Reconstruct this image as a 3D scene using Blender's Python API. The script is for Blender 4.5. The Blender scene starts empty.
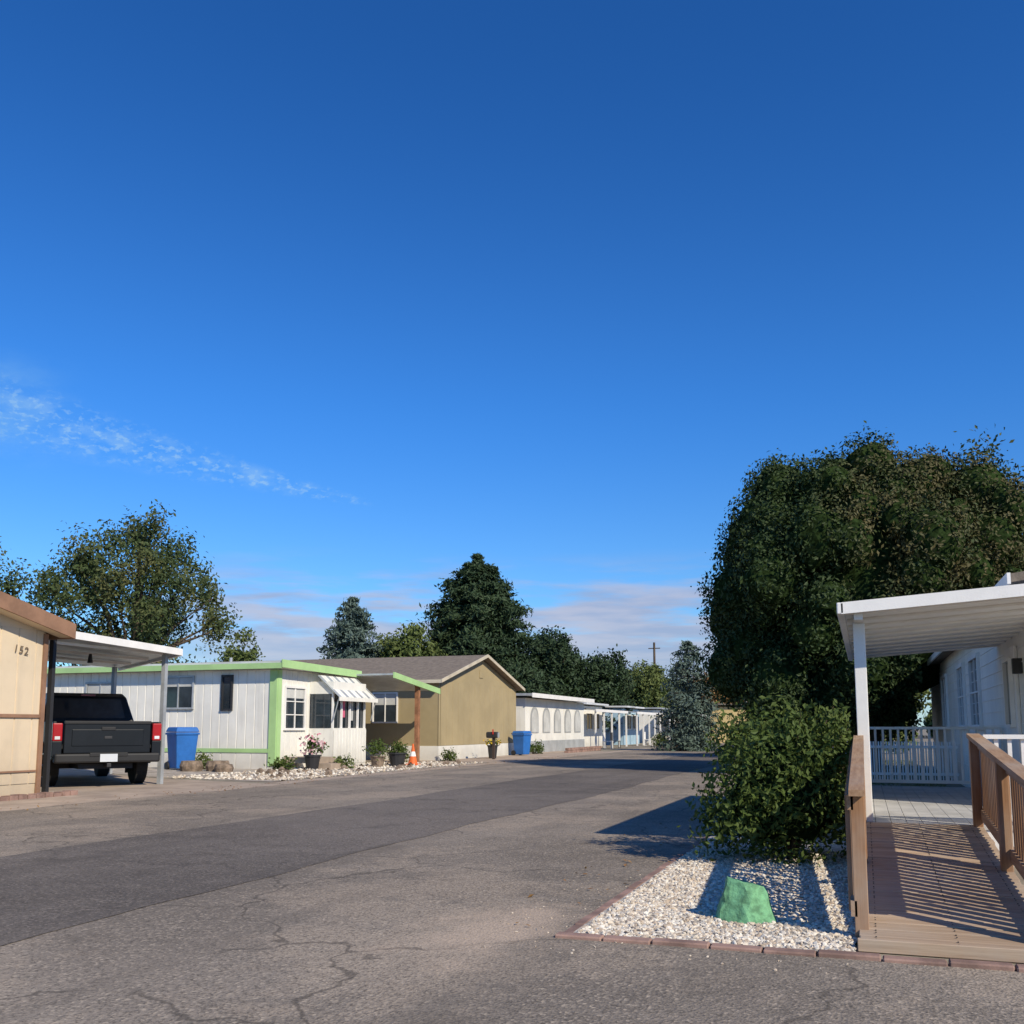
import bpy, bmesh, math, random
import numpy as np
from mathutils import Vector, Matrix
random.seed(4); RNG=np.random.default_rng(7)
S=bpy.context.scene
COL=S.collection
# ---------------------------------------------------------------- node helpers
def N(nt,t,**k):
    n=nt.nodes.new(t)
    for a,b in k.items(): setattr(n,a,b)
    return n
def mth(nt,op,a,b=None,c=None,clamp=False):
    n=nt.nodes.new('ShaderNodeMath'); n.operation=op; n.use_clamp=clamp
    for i,v in enumerate((a,b,c)):
        if v is None: continue
        if isinstance(v,(int,float)): n.inputs[i].default_value=v
        else: nt.links.new(v,n.inputs[i])
    return n.outputs[0]
def mixc(nt,f,a,b,mode='MIX'):
    n=nt.nodes.new('ShaderNodeMix'); n.data_type='RGBA'; n.blend_type=mode
    for i,v in ((0,f),(6,a),(7,b)):
        if isinstance(v,(int,float)): n.inputs[i].default_value=v
        elif isinstance(v,tuple): n.inputs[i].default_value=(*v[:3],1)
        else: nt.links.new(v,n.inputs[i])
    return n.outputs[2]
def sstep(nt,v,a,b,o0=0.,o1=1.):
    n=nt.nodes.new('ShaderNodeMapRange'); n.interpolation_type='SMOOTHSTEP'
    nt.links.new(v,n.inputs[0])
    for i,x in zip((1,2,3,4),(a,b,o0,o1)): n.inputs[i].default_value=x
    return n.outputs[0]
def noise(nt,vec,sc,det=4,rough=.55):
    n=nt.nodes.new('ShaderNodeTexNoise'); n.inputs['Scale'].default_value=sc
    n.inputs['Detail'].default_value=det; n.inputs['Roughness'].default_value=rough
    nt.links.new(vec,n.inputs['Vector']); return n.outputs['Fac']
def newmat(name):
    m=bpy.data.materials.new(name); m.use_nodes=True
    nt=m.node_tree; b=nt.nodes['Principled BSDF']; g=nt.nodes.new('ShaderNodeNewGeometry')
    return m,nt,b,g.outputs['Position']
def setbump(nt,b,h,s=.3,d=.01):
    bp=nt.nodes.new('ShaderNodeBump'); bp.inputs['Strength'].default_value=s; bp.inputs['Distance'].default_value=d
    nt.links.new(h,bp.inputs['Height']); nt.links.new(bp.outputs[0],b.inputs['Normal'])
def M(name,col,rough=.7,var=.12,sc=1.5,bump=0,bsc=40,col2=None,metal=0.,spec=.4,dirt=0.):
    m,nt,b,P=newmat(name)
    c2=col2 or tuple(min(1,c*(1+var)) for c in col); c1=tuple(c*(1-var) for c in col)
    n1=noise(nt,P,sc,5,.65)
    c=mixc(nt,sstep(nt,n1,.35,.65),c1,c2)
    if dirt>0:
        sp=N(nt,'ShaderNodeSeparateXYZ'); nt.links.new(P,sp.inputs[0])
        d=mth(nt,'MULTIPLY',sstep(nt,mth(nt,'ADD',sp.outputs[2],mth(nt,'MULTIPLY',n1,.5)),.25,1.1,1,0),dirt)
        c=mixc(nt,d,c,(.16,.13,.1))
        mp=N(nt,'ShaderNodeMapping'); mp.inputs['Scale'].default_value=(4,4,.5); nt.links.new(P,mp.inputs[0])
        c=mixc(nt,mth(nt,'MULTIPLY',sstep(nt,noise(nt,mp.outputs[0],1,4),.5,.75),dirt*.6),c,(.3,.27,.22))
    nt.links.new(c,b.inputs['Base Color']); b.inputs['Roughness'].default_value=rough
    b.inputs['Metallic'].default_value=metal; b.inputs['Specular IOR Level'].default_value=spec
    if bump: setbump(nt,b,noise(nt,P,bsc,4),bump)
    return m
def leafmat(name,ca,cb,cc,patch=None,transl=.25):
    m,nt,b,P=newmat(name)
    at=N(nt,'ShaderNodeAttribute',attribute_name='rnd')
    n1=noise(nt,P,.7,2)
    c=mixc(nt,at.outputs['Fac'],ca,cb)
    c=mixc(nt,sstep(nt,n1,.45,.7),c,cc)
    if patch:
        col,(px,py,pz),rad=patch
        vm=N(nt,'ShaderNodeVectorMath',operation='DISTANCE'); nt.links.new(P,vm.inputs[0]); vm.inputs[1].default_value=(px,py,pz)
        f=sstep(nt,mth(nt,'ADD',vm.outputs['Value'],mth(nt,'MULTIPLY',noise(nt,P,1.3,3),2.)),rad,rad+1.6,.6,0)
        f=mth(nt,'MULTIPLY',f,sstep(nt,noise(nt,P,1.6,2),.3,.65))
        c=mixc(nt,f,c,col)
    nt.links.new(c,b.inputs['Base Color']); b.inputs['Roughness'].default_value=.6
    b.inputs['Specular IOR Level'].default_value=.2
    if transl>0:
        tr=N(nt,'ShaderNodeBsdfTranslucent'); nt.links.new(c,tr.inputs[0])
        mx=N(nt,'ShaderNodeMixShader'); mx.inputs[0].default_value=transl
        nt.links.new(b.outputs[0],mx.inputs[1]); nt.links.new(tr.outputs[0],mx.inputs[2])
        nt.links.new(mx.outputs[0],nt.nodes['Material Output'].inputs[0])
    return m
# ---------------------------------------------------------------- geometry helpers
def empty(name,loc=(0,0,0)):
    e=bpy.data.objects.new(name,None); e.location=loc; e.empty_display_size=.3; COL.objects.link(e); return e
def mkobj(name,verts,faces,mats,mi=None,parent=None,rnd=None,smooth=False):
    me=bpy.data.meshes.new(name); me.from_pydata(verts,[],faces)
    for m in (mats if isinstance(mats,(list,tuple)) else [mats]): me.materials.append(m)
    if mi is not None: me.polygons.foreach_set('material_index',np.asarray(mi,dtype=np.int32))
    if rnd is not None:
        a=me.attributes.new('rnd','FLOAT','FACE'); a.data.foreach_set('value',np.asarray(rnd,dtype=np.float32))
    if smooth: me.polygons.foreach_set('use_smooth',[True]*len(me.polygons))
    me.update(); o=bpy.data.objects.new(name,me); COL.objects.link(o)
    if parent: o.parent=parent; o.matrix_parent_inverse=Matrix.Translation(parent.location).inverted() if parent.location.length>0 else Matrix()
    return o
BF=[(0,3,2,1),(4,5,6,7),(0,1,5,4),(1,2,6,5),(2,3,7,6),(3,0,4,7)]
def boxv(x0,x1,y0,y1,z0,z1):
    return [(x0,y0,z0),(x1,y0,z0),(x1,y1,z0),(x0,y1,z0),(x0,y0,z1),(x1,y0,z1),(x1,y1,z1),(x0,y1,z1)]
def box(p,name,x0,x1,y0,y1,z0,z1,m,bev=0.):
    o=mkobj(name,boxv(x0,x1,y0,y1,z0,z1),BF,m,parent=p)
    if bev: addbev(o,bev)
    return o
def addbev(o,w,seg=2):
    b=o.modifiers.new('bev','BEVEL'); b.width=w; b.segments=seg; b.limit_method='ANGLE'; return o
def multibox(p,name,boxes,m,bev=0.):
    v=[];f=[]
    for bx in boxes:
        k=len(v); v+=boxv(*bx) if len(bx)==6 else list(bx); f+=[tuple(i+k for i in q) for q in BF]
    o=mkobj(name,v,f,m,parent=p)
    if bev: addbev(o,bev,1)
    return o
def slab(p,name,pts,t,m):
    v=[(x,y,z-t) for x,y,z in pts]+[tuple(q) for q in pts]
    return mkobj(name,v,BF,m,parent=p)
def sheet(name,pts,z,m):
    return mkobj(name,[(x,y,z) for x,y in pts],[tuple(range(len(pts)))],m)
def tube(v,f,pts,rad,seg=8):
    pts=[Vector(q) for q in pts]; k=len(v)
    for i,q in enumerate(pts):
        d=(pts[min(i+1,len(pts)-1)]-pts[max(i-1,0)]).normalized()
        a=d.orthogonal().normalized() if abs(d.z)<.9 else d.cross(Vector((0,1,0))).normalized()
        b=d.cross(a)
        for j in range(seg):
            t=2*math.pi*j/seg; v.append(tuple(q+(a*math.cos(t)+b*math.sin(t))*rad[i]))
    n0=len(f)
    for i in range(len(pts)-1):
        for j in range(seg):
            f.append((k+i*seg+j,k+i*seg+(j+1)%seg,k+(i+1)*seg+(j+1)%seg,k+(i+1)*seg+j))
    f.append(tuple(k+j for j in range(seg))[::-1]); f.append(tuple(k+(len(pts)-1)*seg+j for j in range(seg)))
    return len(f)-n0
def tubeobj(p,name,pts,rad,m,seg=8):
    v=[];f=[]; tube(v,f,pts,rad,seg); return mkobj(name,v,f,m,parent=p,smooth=False)
def leaves(C,size,out=None,asp=.5):
    n=len(C); d=RNG.normal(size=(n,3)); 
    if out is not None: d=d*.75+out
    d/=np.linalg.norm(d,axis=1)[:,None]+1e-9
    t=np.cross(d,RNG.normal(size=(n,3))); t/=np.linalg.norm(t,axis=1)[:,None]+1e-9
    b=np.cross(d,t); s=(size*RNG.uniform(.6,1.3,n))[:,None]
    V=np.stack([C+t*s,C+b*s*asp+d*s*.15,C-t*s,C-b*s*asp+d*s*.15],1).reshape(-1,3)
    F=np.arange(4*n).reshape(n,4); return V,F
def clumpcloud(lobes,dens,per,cr,shell=(.55,1.05),flat=1.,rv=(.35,.35,.3)):
    CC=[];OO=[];RR=[]
    for c,r in lobes:
        c=np.array(c,float); r=np.array(r,float)
        nc=max(3,int(dens*4*math.pi*(r.mean()**2)))
        d=RNG.normal(size=(nc,3)); d/=np.linalg.norm(d,axis=1)[:,None]
        q=c+d*r*RNG.uniform(shell[0],shell[1],(nc,1))
        cl=np.repeat(q,per,0)+RNG.normal(size=(nc*per,3))*cr*np.array([1,1,flat])
        lr=RNG.uniform(0,rv[0])
        CC.append(cl); OO.append(np.repeat(d,per,0)); RR.append(lr+np.repeat(RNG.uniform(0,1,nc),per)*rv[1]+RNG.uniform(0,rv[2],nc*per))
    return np.concatenate(CC),np.concatenate(OO),np.concatenate(RR)
def sublobes(c,r,n,lr,seed=0,zmin=None,jit=.12):
    g=np.random.default_rng(seed); out=[]
    for i in range(n):
        ph=i*2.399963; z=1-2*(i+.5)/n; q=math.sqrt(1-z*z)
        d=np.array([q*math.cos(ph),q*math.sin(ph),z])+g.normal(size=3)*jit
        p=np.array(c)+d*np.array(r)*g.uniform(.86,1.05)
        if zmin and p[2]<zmin: continue
        k=lr*g.uniform(.7,1.3); out.append((p,(k,k,k*g.uniform(.9,1.35))))
    return out
def plantobj(name,base,tubes,lobes,lm,bark,dens=3,per=30,cr=.25,leaf=.12,shell=(.55,1.05),filt=None,core=None,corem=None,flat=1.,asp=.5,csub=3,up=.8,rv=(.35,.35,.3)):
    v=[];f=[]
    for pts,rad in tubes: tube(v,f,pts,rad,6)
    nb=len(f)
    C,O,R=clumpcloud(lobes,dens,per,cr,shell,flat,rv)
    if filt is not None:
        k=filt(C); C,O,R=C[k],O[k],R[k]
    V,F=leaves(C,leaf,O*up,asp)
    fl=(F+len(v)).tolist(); v=v+V.tolist(); f=f+fl
    mi=[0]*nb+[1]*len(fl); rn=[.5]*nb+R.tolist(); mats=[bark,lm]
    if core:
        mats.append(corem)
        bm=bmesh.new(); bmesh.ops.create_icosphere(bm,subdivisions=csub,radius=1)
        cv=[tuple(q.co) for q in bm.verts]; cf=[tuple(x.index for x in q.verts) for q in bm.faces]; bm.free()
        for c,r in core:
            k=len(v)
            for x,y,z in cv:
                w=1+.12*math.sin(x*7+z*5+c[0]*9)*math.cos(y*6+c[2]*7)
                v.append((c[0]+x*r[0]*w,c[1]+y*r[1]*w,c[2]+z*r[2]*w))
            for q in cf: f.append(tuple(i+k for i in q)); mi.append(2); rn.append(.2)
    return mkobj(name,v,f,mats,mi,rnd=rn)
def limbs(base,h,r,lobes,n=10,seed=1,split=.35):
    g=random.Random(seed); bx,by,bz=base; T=[([ (bx,by,bz-.1),(bx+.05,by,bz+h*split*.5),(bx,by+.1,bz+h*split),(bx+.2,by,bz+h*.7),(bx+.1,by,bz+h*.93)],[r*1.25,r,r*.85,r*.45,r*.08])]
    for c,rr in (lobes if len(lobes)<=n else g.sample(lobes,n)):
        z0=bz+h*split*g.uniform(.8,1.3); c=np.array(c); s=np.array([bx,by,z0]); m=s*.5+c*.5+np.array([0,0,.25*abs(c[2]-z0)*.4])
        T.append(([tuple(s),tuple(m),tuple(c)],[r*.4,r*.24,r*.06]))
        for _ in range(3):
            e=c+np.array([g.uniform(-1,1),g.uniform(-1,1),g.uniform(-.3,1)])*rr[0]*.9
            T.append(([tuple(m*.4+c*.6),tuple(e)],[r*.12,r*.03]))
    return T
def conifer(name,base,h,w,lm,bark,whorls=26,br=11,leaf=.16,bottom=.06,seed=0,per=9,power=.9,droop=.15):
    g=np.random.default_rng(seed); v=[];f=[]
    bx,by,bz=base
    tube(v,f,[(bx,by,bz-.1),(bx,by,bz+h*.5),(bx,by,bz+h)],[h*.022,h*.012,.01],7); C=[];R=[];O=[]
    for i in range(whorls):
        t=bottom+(1-bottom)*(i/(whorls-1)); z=h*t; L=w*.5*((1-t)**power)*g.uniform(.85,1.12)+.12
        if t>.97: L=.12
        nb=max(4,int(br*(1-t*.5)))
        for j in range(nb):
            a=g.uniform(0,6.283); l=L*g.uniform(.75,1.12); rise=.25*l*(t*1.4-.25)
            e=np.array([bx+math.cos(a)*l,by+math.sin(a)*l,bz+z+rise-droop*l])
            s=np.array([bx,by,bz+z]); 
            if j%2==0: tube(v,f,[tuple(s),tuple(e)],[.03,.008],4)
            m=max(4,int(l/.17)); u=np.linspace(.2,1.,m)
            q=s+(e-s)*u[:,None]; q[:,2]+=.1*l*np.sin(u*math.pi)
            q=np.repeat(q,per,0); wd=.11+.16*l*np.repeat(1-u*.7,per)
            q=q+g.normal(size=q.shape)*np.stack([wd,wd,wd*.5],1); C.append(q); R.append(np.full(len(q),g.uniform(0,.7))+g.uniform(0,.3,len(q)))
            O.append(np.repeat([[math.cos(a)*.5,math.sin(a)*.5,.6]],len(q),0))
    nb=len(f); C=np.concatenate(C);R=np.concatenate(R);O=np.concatenate(O)
    V,F=leaves(C,leaf,O,.34); fl=(F+len(v)).tolist()
    return mkobj(name,v+V.tolist(),f+fl,[bark,lm],[0]*nb+[1]*len(fl),rnd=[.5]*nb+R.tolist())
# ---------------------------------------------------------------- materials
def asphalt(name,base,patches=True,crack=.6,worn=.5):
    m,nt,b,P=newmat(name)
    big=noise(nt,P,.22,5,.6); mid=noise(nt,P,2.2,4,.6); fine=noise(nt,P,48,3,.75)
    vo=N(nt,'ShaderNodeTexVoronoi'); vo.inputs['Scale'].default_value=58; nt.links.new(P,vo.inputs['Vector'])
    c1=tuple(x*.76 for x in base); c2=tuple(x*1.18 for x in base)
    c=mixc(nt,sstep(nt,big,.38,.62),c1,c2)
    c=mixc(nt,mth(nt,'MULTIPLY',sstep(nt,mid,.4,.7),.35),c,tuple(x*1.3 for x in base))
    wn=mth(nt,'ADD',noise(nt,P,.5,3,.5),mth(nt,'MULTIPLY',mth(nt,'SUBTRACT',noise(nt,P,5,4,.7),.5),.35))
    c=mixc(nt,mth(nt,'MULTIPLY',sstep(nt,wn,.47,.60),worn),c,(base[0]*1.7,base[1]*1.62,base[2]*1.52))
    spk=sstep(nt,vo.outputs['Color'],.6,.95)
    c=mixc(nt,mth(nt,'MULTIPLY',spk,.6),c,(base[0]*2.2,base[1]*2.15,base[2]*2.05))
    c=mixc(nt,mth(nt,'MULTIPLY',sstep(nt,fine,.47,.66),.7),c,tuple(x*.28 for x in base))
    c=mixc(nt,mth(nt,'MULTIPLY',sstep(nt,noise(nt,P,.9,3,.5),.60,.72),.45),c,tuple(x*.5 for x in base))
    mp0=N(nt,'ShaderNodeMapping'); mp0.inputs['Scale'].default_value=(1.3,.06,1); nt.links.new(P,mp0.inputs[0])
    c=mixc(nt,mth(nt,'MULTIPLY',sstep(nt,noise(nt,mp0.outputs[0],1,3),.5,.7),.35),c,tuple(x*.6 for x in base))
    if crack:
        wv=N(nt,'ShaderNodeVectorMath',operation='ADD'); nz=N(nt,'ShaderNodeTexNoise'); nz.inputs['Scale'].default_value=1.6; nz.inputs['Detail'].default_value=6
        nt.links.new(P,nz.inputs['Vector']); nt.links.new(P,wv.inputs[0]); nt.links.new(nz.outputs['Color'],wv.inputs[1])
        for sc,w0,w1,dk,k0,k1 in ((.42,.003,.011,.3,.36,.48),(1.3,.003,.012,.4,.54,.62)):
            v2=N(nt,'ShaderNodeTexVoronoi',feature='DISTANCE_TO_EDGE'); v2.inputs['Scale'].default_value=sc; nt.links.new(wv.outputs[0],v2.inputs['Vector'])
            cf=mth(nt,'MULTIPLY',sstep(nt,v2.outputs['Distance'],w0,w1,1,0),sstep(nt,noise(nt,P,.5 if sc<1 else .33,2),k0,k1))
            c=mixc(nt,mth(nt,'MULTIPLY',cf,crack),c,tuple(x*dk for x in base))
    if patches:
        mp=N(nt,'ShaderNodeMapping'); mp.inputs['Location'].default_value=(2.25,-5.95,0)
        nt.links.new(P,mp.inputs[0]); 
        sx=N(nt,'ShaderNodeSeparateXYZ'); nt.links.new(mp.outputs[0],sx.inputs[0])
        dd=mth(nt,'SQRT',mth(nt,'ADD',mth(nt,'POWER',mth(nt,'MULTIPLY',sx.outputs[0],1.4),2),mth(nt,'POWER',mth(nt,'MULTIPLY',sx.outputs[1],.7),2)))
        f=sstep(nt,mth(nt,'ADD',dd,mth(nt,'MULTIPLY',mth(nt,'SUBTRACT',mid,.5),1.6)),.15,.9,.9,0)
        f=mth(nt,'MULTIPLY',f,sstep(nt,fine,.3,.65,1,.65))
        c=mixc(nt,f,c,(.50,.39,.29))
    nt.links.new(c,b.inputs['Base Color']); b.inputs['Roughness'].default_value=.92; b.inputs['Specular IOR Level'].default_value=.2
    h=mth(nt,'ADD',mth(nt,'MULTIPLY',fine,1.),mth(nt,'MULTIPLY',vo.outputs['Distance'],.8)); setbump(nt,b,h,.5,.012)
    return m
m_road=asphalt('asphalt_old',(.245,.207,.166)); m_strip=asphalt('asphalt_patch',(.160,.138,.118),False,.3,.12)
m_dirt=M('dirt',(.24,.19,.14),.95,.25,.8,.5,30,(.30,.27,.2))
m_conc=M('concrete_drive',(.38,.30,.23),.9,.18,1.1,.3,40)
m_pink=M('paver_red',(.27,.17,.135),.9,.3,3,.3,30)
m_gravel=M('gravel_white',(.46,.41,.34),.95,.35,14,.8,25,(.62,.57,.49))
m_yard=M('yard_gravel_ground',(.36,.30,.24),.95,.3,3,.8,25,(.50,.44,.37))
m_white=M('white_siding',(.78,.76,.69),.55,.06,.8,dirt=.3)
m_whitep=M('white_paint',(.79,.77,.73),.5,.05,2,.15,60)
m_green=M('lime_trim',(.38,.58,.25),.6,.08,1)
m_roofw=M('roof_coating',(.55,.56,.56),.7,.12,.8)
m_shingle=M('shingles',(.19,.155,.12),.95,.2,6,.6,30)
m_tan=M('tan_siding',(.37,.295,.165),.75,.07,.7,.1,8)
m_cream=M('cream_siding',(.64,.52,.36),.65,.07,.8,.12,12,dirt=.3)
m_brown=M('brown_trim',(.27,.15,.09),.7,.15,2,.2,30)
m_dkbrown=M('dark_brown',(.06,.04,.03),.7)
m_dark=M('dark_metal',(.03,.03,.032),.5)
m_galv=M('galvanised',(.42,.44,.45),.45,.12,3,metal=.3)
m_glass=M('window_glass',(.03,.04,.05),.08,.4,.7,spec=.8)
m_blind=M('blind',(.5,.5,.47),.8)
m_orange=M('cone_orange',(.72,.14,.03),.6,.1,6,.1)
m_postwood=M('post_wood',(.30,.14,.07),.8,.25,5,.3)
m_bark=M('bark',(.09,.065,.045),.95,.35,5,.8,18)
m_blue=M('bin_blue',(.02,.13,.42),.55,.1,3)
m_black=M('black_plastic',(.015,.015,.016),.6)
m_stone=M('stone_brown',(.2,.15,.11),.9,.35,6,.6,20)
m_core=M('light_block_core',(.014,.024,.009),1,.4,5,spec=0)  # solid dark cores added inside foliage to block light
m_core2=M('shade_core_tree',(.020,.034,.011),1,.5,9,1.,14,spec=0)  # solid cores per lobe; their dark colour paints shade into the gaps
m_num=M('number_faded',(.16,.12,.08),.7)
m_yel=M('yellow_paint',(.75,.52,.04),.6)
def woodmat(name,c1,c2,axis,rough=.8,weather=.5):
    m,nt,b,P=newmat(name)
    mp=N(nt,'ShaderNodeMapping'); mp.inputs['Scale'].default_value=tuple(2.0 if a==axis else 45. for a in 'XYZ'); nt.links.new(P,mp.inputs[0])
    n1=noise(nt,mp.outputs[0],1,5,.6); n2=noise(nt,P,1.7,4)
    g=N(nt,'ShaderNodeNewGeometry'); rp=g.outputs['Random Per Island']
    c=mixc(nt,sstep(nt,n1,.3,.7),c1,c2); c=mixc(nt,mth(nt,'MULTIPLY',rp,.5),c,tuple(x*.65 for x in c1)); 
    c=mixc(nt,mth(nt,'MULTIPLY',sstep(nt,n2,.4,.68),weather),c,(.40,.34,.28))
    nt.links.new(c,b.inputs['Base Color']); b.inputs['Roughness'].default_value=rough; b.inputs['Specular IOR Level'].default_value=.25; setbump(nt,b,n1,.4,.004); return m
m_deck=woodmat('deck_wood',(.36,.25,.165),(.54,.41,.29),'X',.85,.6)
m_rail=woodmat('rail_wood',(.30,.155,.075),(.46,.26,.14),'Z')
m_railY=woodmat('rail_wood_y',(.30,.175,.10),(.46,.30,.18),'Y')
m_porch=M('porch_deck_grey',(.42,.41,.39),.8,.15,2,.2,30)
# foliage
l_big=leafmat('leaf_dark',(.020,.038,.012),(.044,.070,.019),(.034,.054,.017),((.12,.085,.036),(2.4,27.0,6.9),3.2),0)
l_bush=leafmat('leaf_bush',(.035,.065,.014),(.12,.155,.035),(.08,.12,.028),transl=.2)
l_locust=leafmat('leaf_locust',(.04,.065,.024),(.085,.115,.04),(.115,.115,.04),transl=.15)
l_pine=leafmat('needle_pine',(.018,.036,.016),(.046,.074,.032),(.028,.050,.022),transl=0)
l_spruce=leafmat('needle_blue',(.06,.095,.08),(.13,.175,.145),(.085,.12,.09),transl=0)
l_light=leafmat('leaf_light',(.06,.09,.025),(.13,.16,.045),(.10,.12,.035),transl=0)
l_orange=leafmat('leaf_orange',(.22,.11,.04),(.30,.18,.07),(.2,.13,.05),transl=0)
l_grass=leafmat('grass',(.07,.10,.03),(.16,.17,.06),(.2,.17,.08),transl=0)
l_pink=leafmat('petal_pink',(.5,.05,.12),(.6,.25,.3),(.6,.5,.5),transl=0)
l_yel=leafmat('petal_yellow',(.6,.4,.03),(.7,.5,.05),(.6,.3,.03),transl=0)
# ---------------------------------------------------------------- ground
sheet('ground',[(-900,-300),(900,-300),(900,1500),(-900,1500)],0,m_dirt)
le=[(-12.3+.10*math.sin(y*.8)+.05*math.sin(y*2.7),y) for y in range(58,-10,-1)]
sheet('street_road',[(14,-40),(14,5.82),(-1.72,5.82),(-1.72,60),(-2.5,140),(-13.4,140)]+le+[(-12.3,-40)],.008,m_road)
st=[(-7.9,-40)]+[(-7.9+.05*math.sin(y*.5)+.03*math.sin(y*1.3)+.012*math.sin(y*5.1),y) for y in np.arange(-10,60,.3)]+[(-8,140),(-5,140)]+[(-4.8+.06*math.sin(y*.4)+.03*math.sin(y*1.9)+.012*math.sin(y*6.1),y) for y in np.arange(58,-11,-.3)]+[(-4.8,-40)]
sheet('road_patch',st,.012,m_strip)
sheet('driveway',[(-12.0,11.5),(-12.0,19.2),(-17,20.6),(-24,24.5),(-24,14.4),(-14.45,14.4),(-14.45,11.5)],.004,m_conc)
mkp=[]
for i in range(24): mkp.append((-14.2,-14.0,10.2+i*.2,10.38+i*.2,0,.07+.01*(i%3)))
multibox(None,'brick_edging',mkp,m_pink)
sheet('gravel_yard',[(-13.2,20.2),(-13.0,33.5),(-16.95,33.5),(-16.95,26.2),(-24,26.2),(-24,24.6),(-17,20.9)],.0045,m_yard)
sheet('sidewalk',[(-12.0,19.25),(-12.0,60),(-12.9,60),(-12.95,19.5)],.0052,m_conc)
sheet('concrete_driveway',[(-12.95,34),(-12.95,52),(-22,52),(-22,34)],.0055,m_conc)
sheet('garden_bed',[(-1.72,5.9),(-.12,5.9),(-.12,11.6),(-1.72,11.6)],.02,m_gravel)
C=np.stack([RNG.uniform(-1.7,1.6,9000),RNG.uniform(11.7,40,9000),RNG.uniform(.01,.07,9000)],1)
V,F=leaves(C,.06,None,.15); mkobj('grass',V.tolist(),F.tolist(),l_grass,rnd=RNG.uniform(0,1,9000))
def pebbles(name,n,xr,yr,z,r,mats,seed=0,fn=None):
    g=np.random.default_rng(seed); bm=bmesh.new(); bmesh.ops.create_icosphere(bm,subdivisions=1,radius=1)
    bv=np.array([q.co[:] for q in bm.verts]); bf=np.array([[x.index for x in q.verts] for q in bm.faces]); bm.free()
    P=np.stack([g.uniform(*xr,n),g.uniform(*yr,n),np.full(n,z)],1)
    if fn is not None: P=P[fn(P)]; n=len(P)
    s=g.uniform(r[0],r[1],n); A=g.normal(size=(n,3,3))*.25+np.eye(3)*np.array([1,1,.6])
    V=np.einsum('nij,kj->nki',A,bv)*s[:,None,None]*(1+g.normal(size=(n,12,1))*.12)+P[:,None,:]
    V[:,:,2]+=(s*g.uniform(.1,.6,n))[:,None]
    Fa=(bf[None]+(np.arange(n)*12)[:,None,None]).reshape(-1,3)
    return mkobj(name,V.reshape(-1,3).tolist(),Fa.tolist(),mats,mi=np.repeat(g.integers(0,len(mats),n),20))
pm=[M('pebble_a',(.64,.57,.47),.9,.1,9),M('pebble_b',(.55,.47,.37),.9,.1,9),M('pebble_c',(.70,.65,.56),.9,.1,9),M('pebble_d',(.42,.34,.26),.9,.1,9)]
pebbles('bed_gravel',21000,(-1.70,-.1),(5.93,10.6),.015,(.006,.018),pm,3)
pebbles('loose_gravel',260,(-2.3,-.1),(5.4,8.5),.008,(.003,.009),[pm[1],pm[3]],5,lambda P:(P[:,0]<-1.72)|(P[:,1]<5.85))
pebbles('yard_pebbles',2400,(-16.8,-13.0),(20.6,33.4),.005,(.015,.05),pm,6)
eb=[]; x=-1.8
while x<3.2:
    w=random.uniform(.28,.34); eb.append((x,x+w-.008,5.81+random.uniform(-.008,.008),5.90,0,.03+random.uniform(-.006,.006))); x+=w
y=5.9
while y<11.4:
    w=.3; eb.append((-1.79,-1.72,y,y+w-.008,0,.022+random.uniform(-.006,.006))); y+=w
multibox(None,'bed_edging',eb,m_pink,.008)
bm=bmesh.new(); bmesh.ops.create_icosphere(bm,subdivisions=3,radius=1); g=random.Random(5)
pl=[(Vector((math.cos(a),math.sin(a)*1.0,.30)).normalized(),.8+.1*g.random()) for a in (0.2,1.3,2.4,3.3,4.4,5.4)]+[(Vector((.2,.1,1)).normalized(),.86)]
vs=[]
for q in bm.verts:
    c=q.co.copy()
    for n_,d_ in pl:
        k=c.dot(n_)-d_*.75
        if k>0: c-=n_*k
    c*=1+.05*math.sin(c.x*9+c.y*7)*math.cos(c.z*8)
    vs.append((-.78+c.x*.24,6.72+c.y*.2,.10+c.z*.235))
fs=[tuple(x.index for x in q.verts) for q in bm.faces]; bm.free()
mkobj('green_rock',vs,fs,M('green_rock_paint',(.14,.33,.17),.85,.35,14,.9,30))
# ---------------------------------------------------------------- bush (right)
lb=sublobes((-.72,9.85,.72),(.60,.62,.55),24,.26,3)+[((-.1,10.3,.7),(.5,.5,.6)),((-1.2,9.6,.35),(.35,.4,.35)),((-.75,9.7,1.25),(.2,.2,.22)),((-.35,9.8,1.2),(.2,.2,.25))]
sh=[([(-.7,9.85,.6),(-.7+math.cos(a)*.55,9.85+math.sin(a)*.5,1.25+.25*math.sin(a*3))],[.012,.003]) for a in range(8)]
plantobj('garden_bush',(0,0,0),[([(-.7,9.85,0),(-.75,9.9,.5),(-.7,9.8,1.0)],[.05,.04,.01])]+[([(-.7,9.85,.05),(-.7+math.cos(a)*.5,9.85+math.sin(a)*.5,.9)],[.025,.006]) for a in range(6)]+sh,
  lb,l_bush,m_bark,dens=36,per=15,cr=.075,leaf=.034,shell=(.5,1.2),core=[((-.72,9.85,.65),(.5,.5,.48))],corem=m_core,filt=lambda C:(C[:,2]>.03)&((C[:,0]<-.13)|(C[:,1]>16)))
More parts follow.
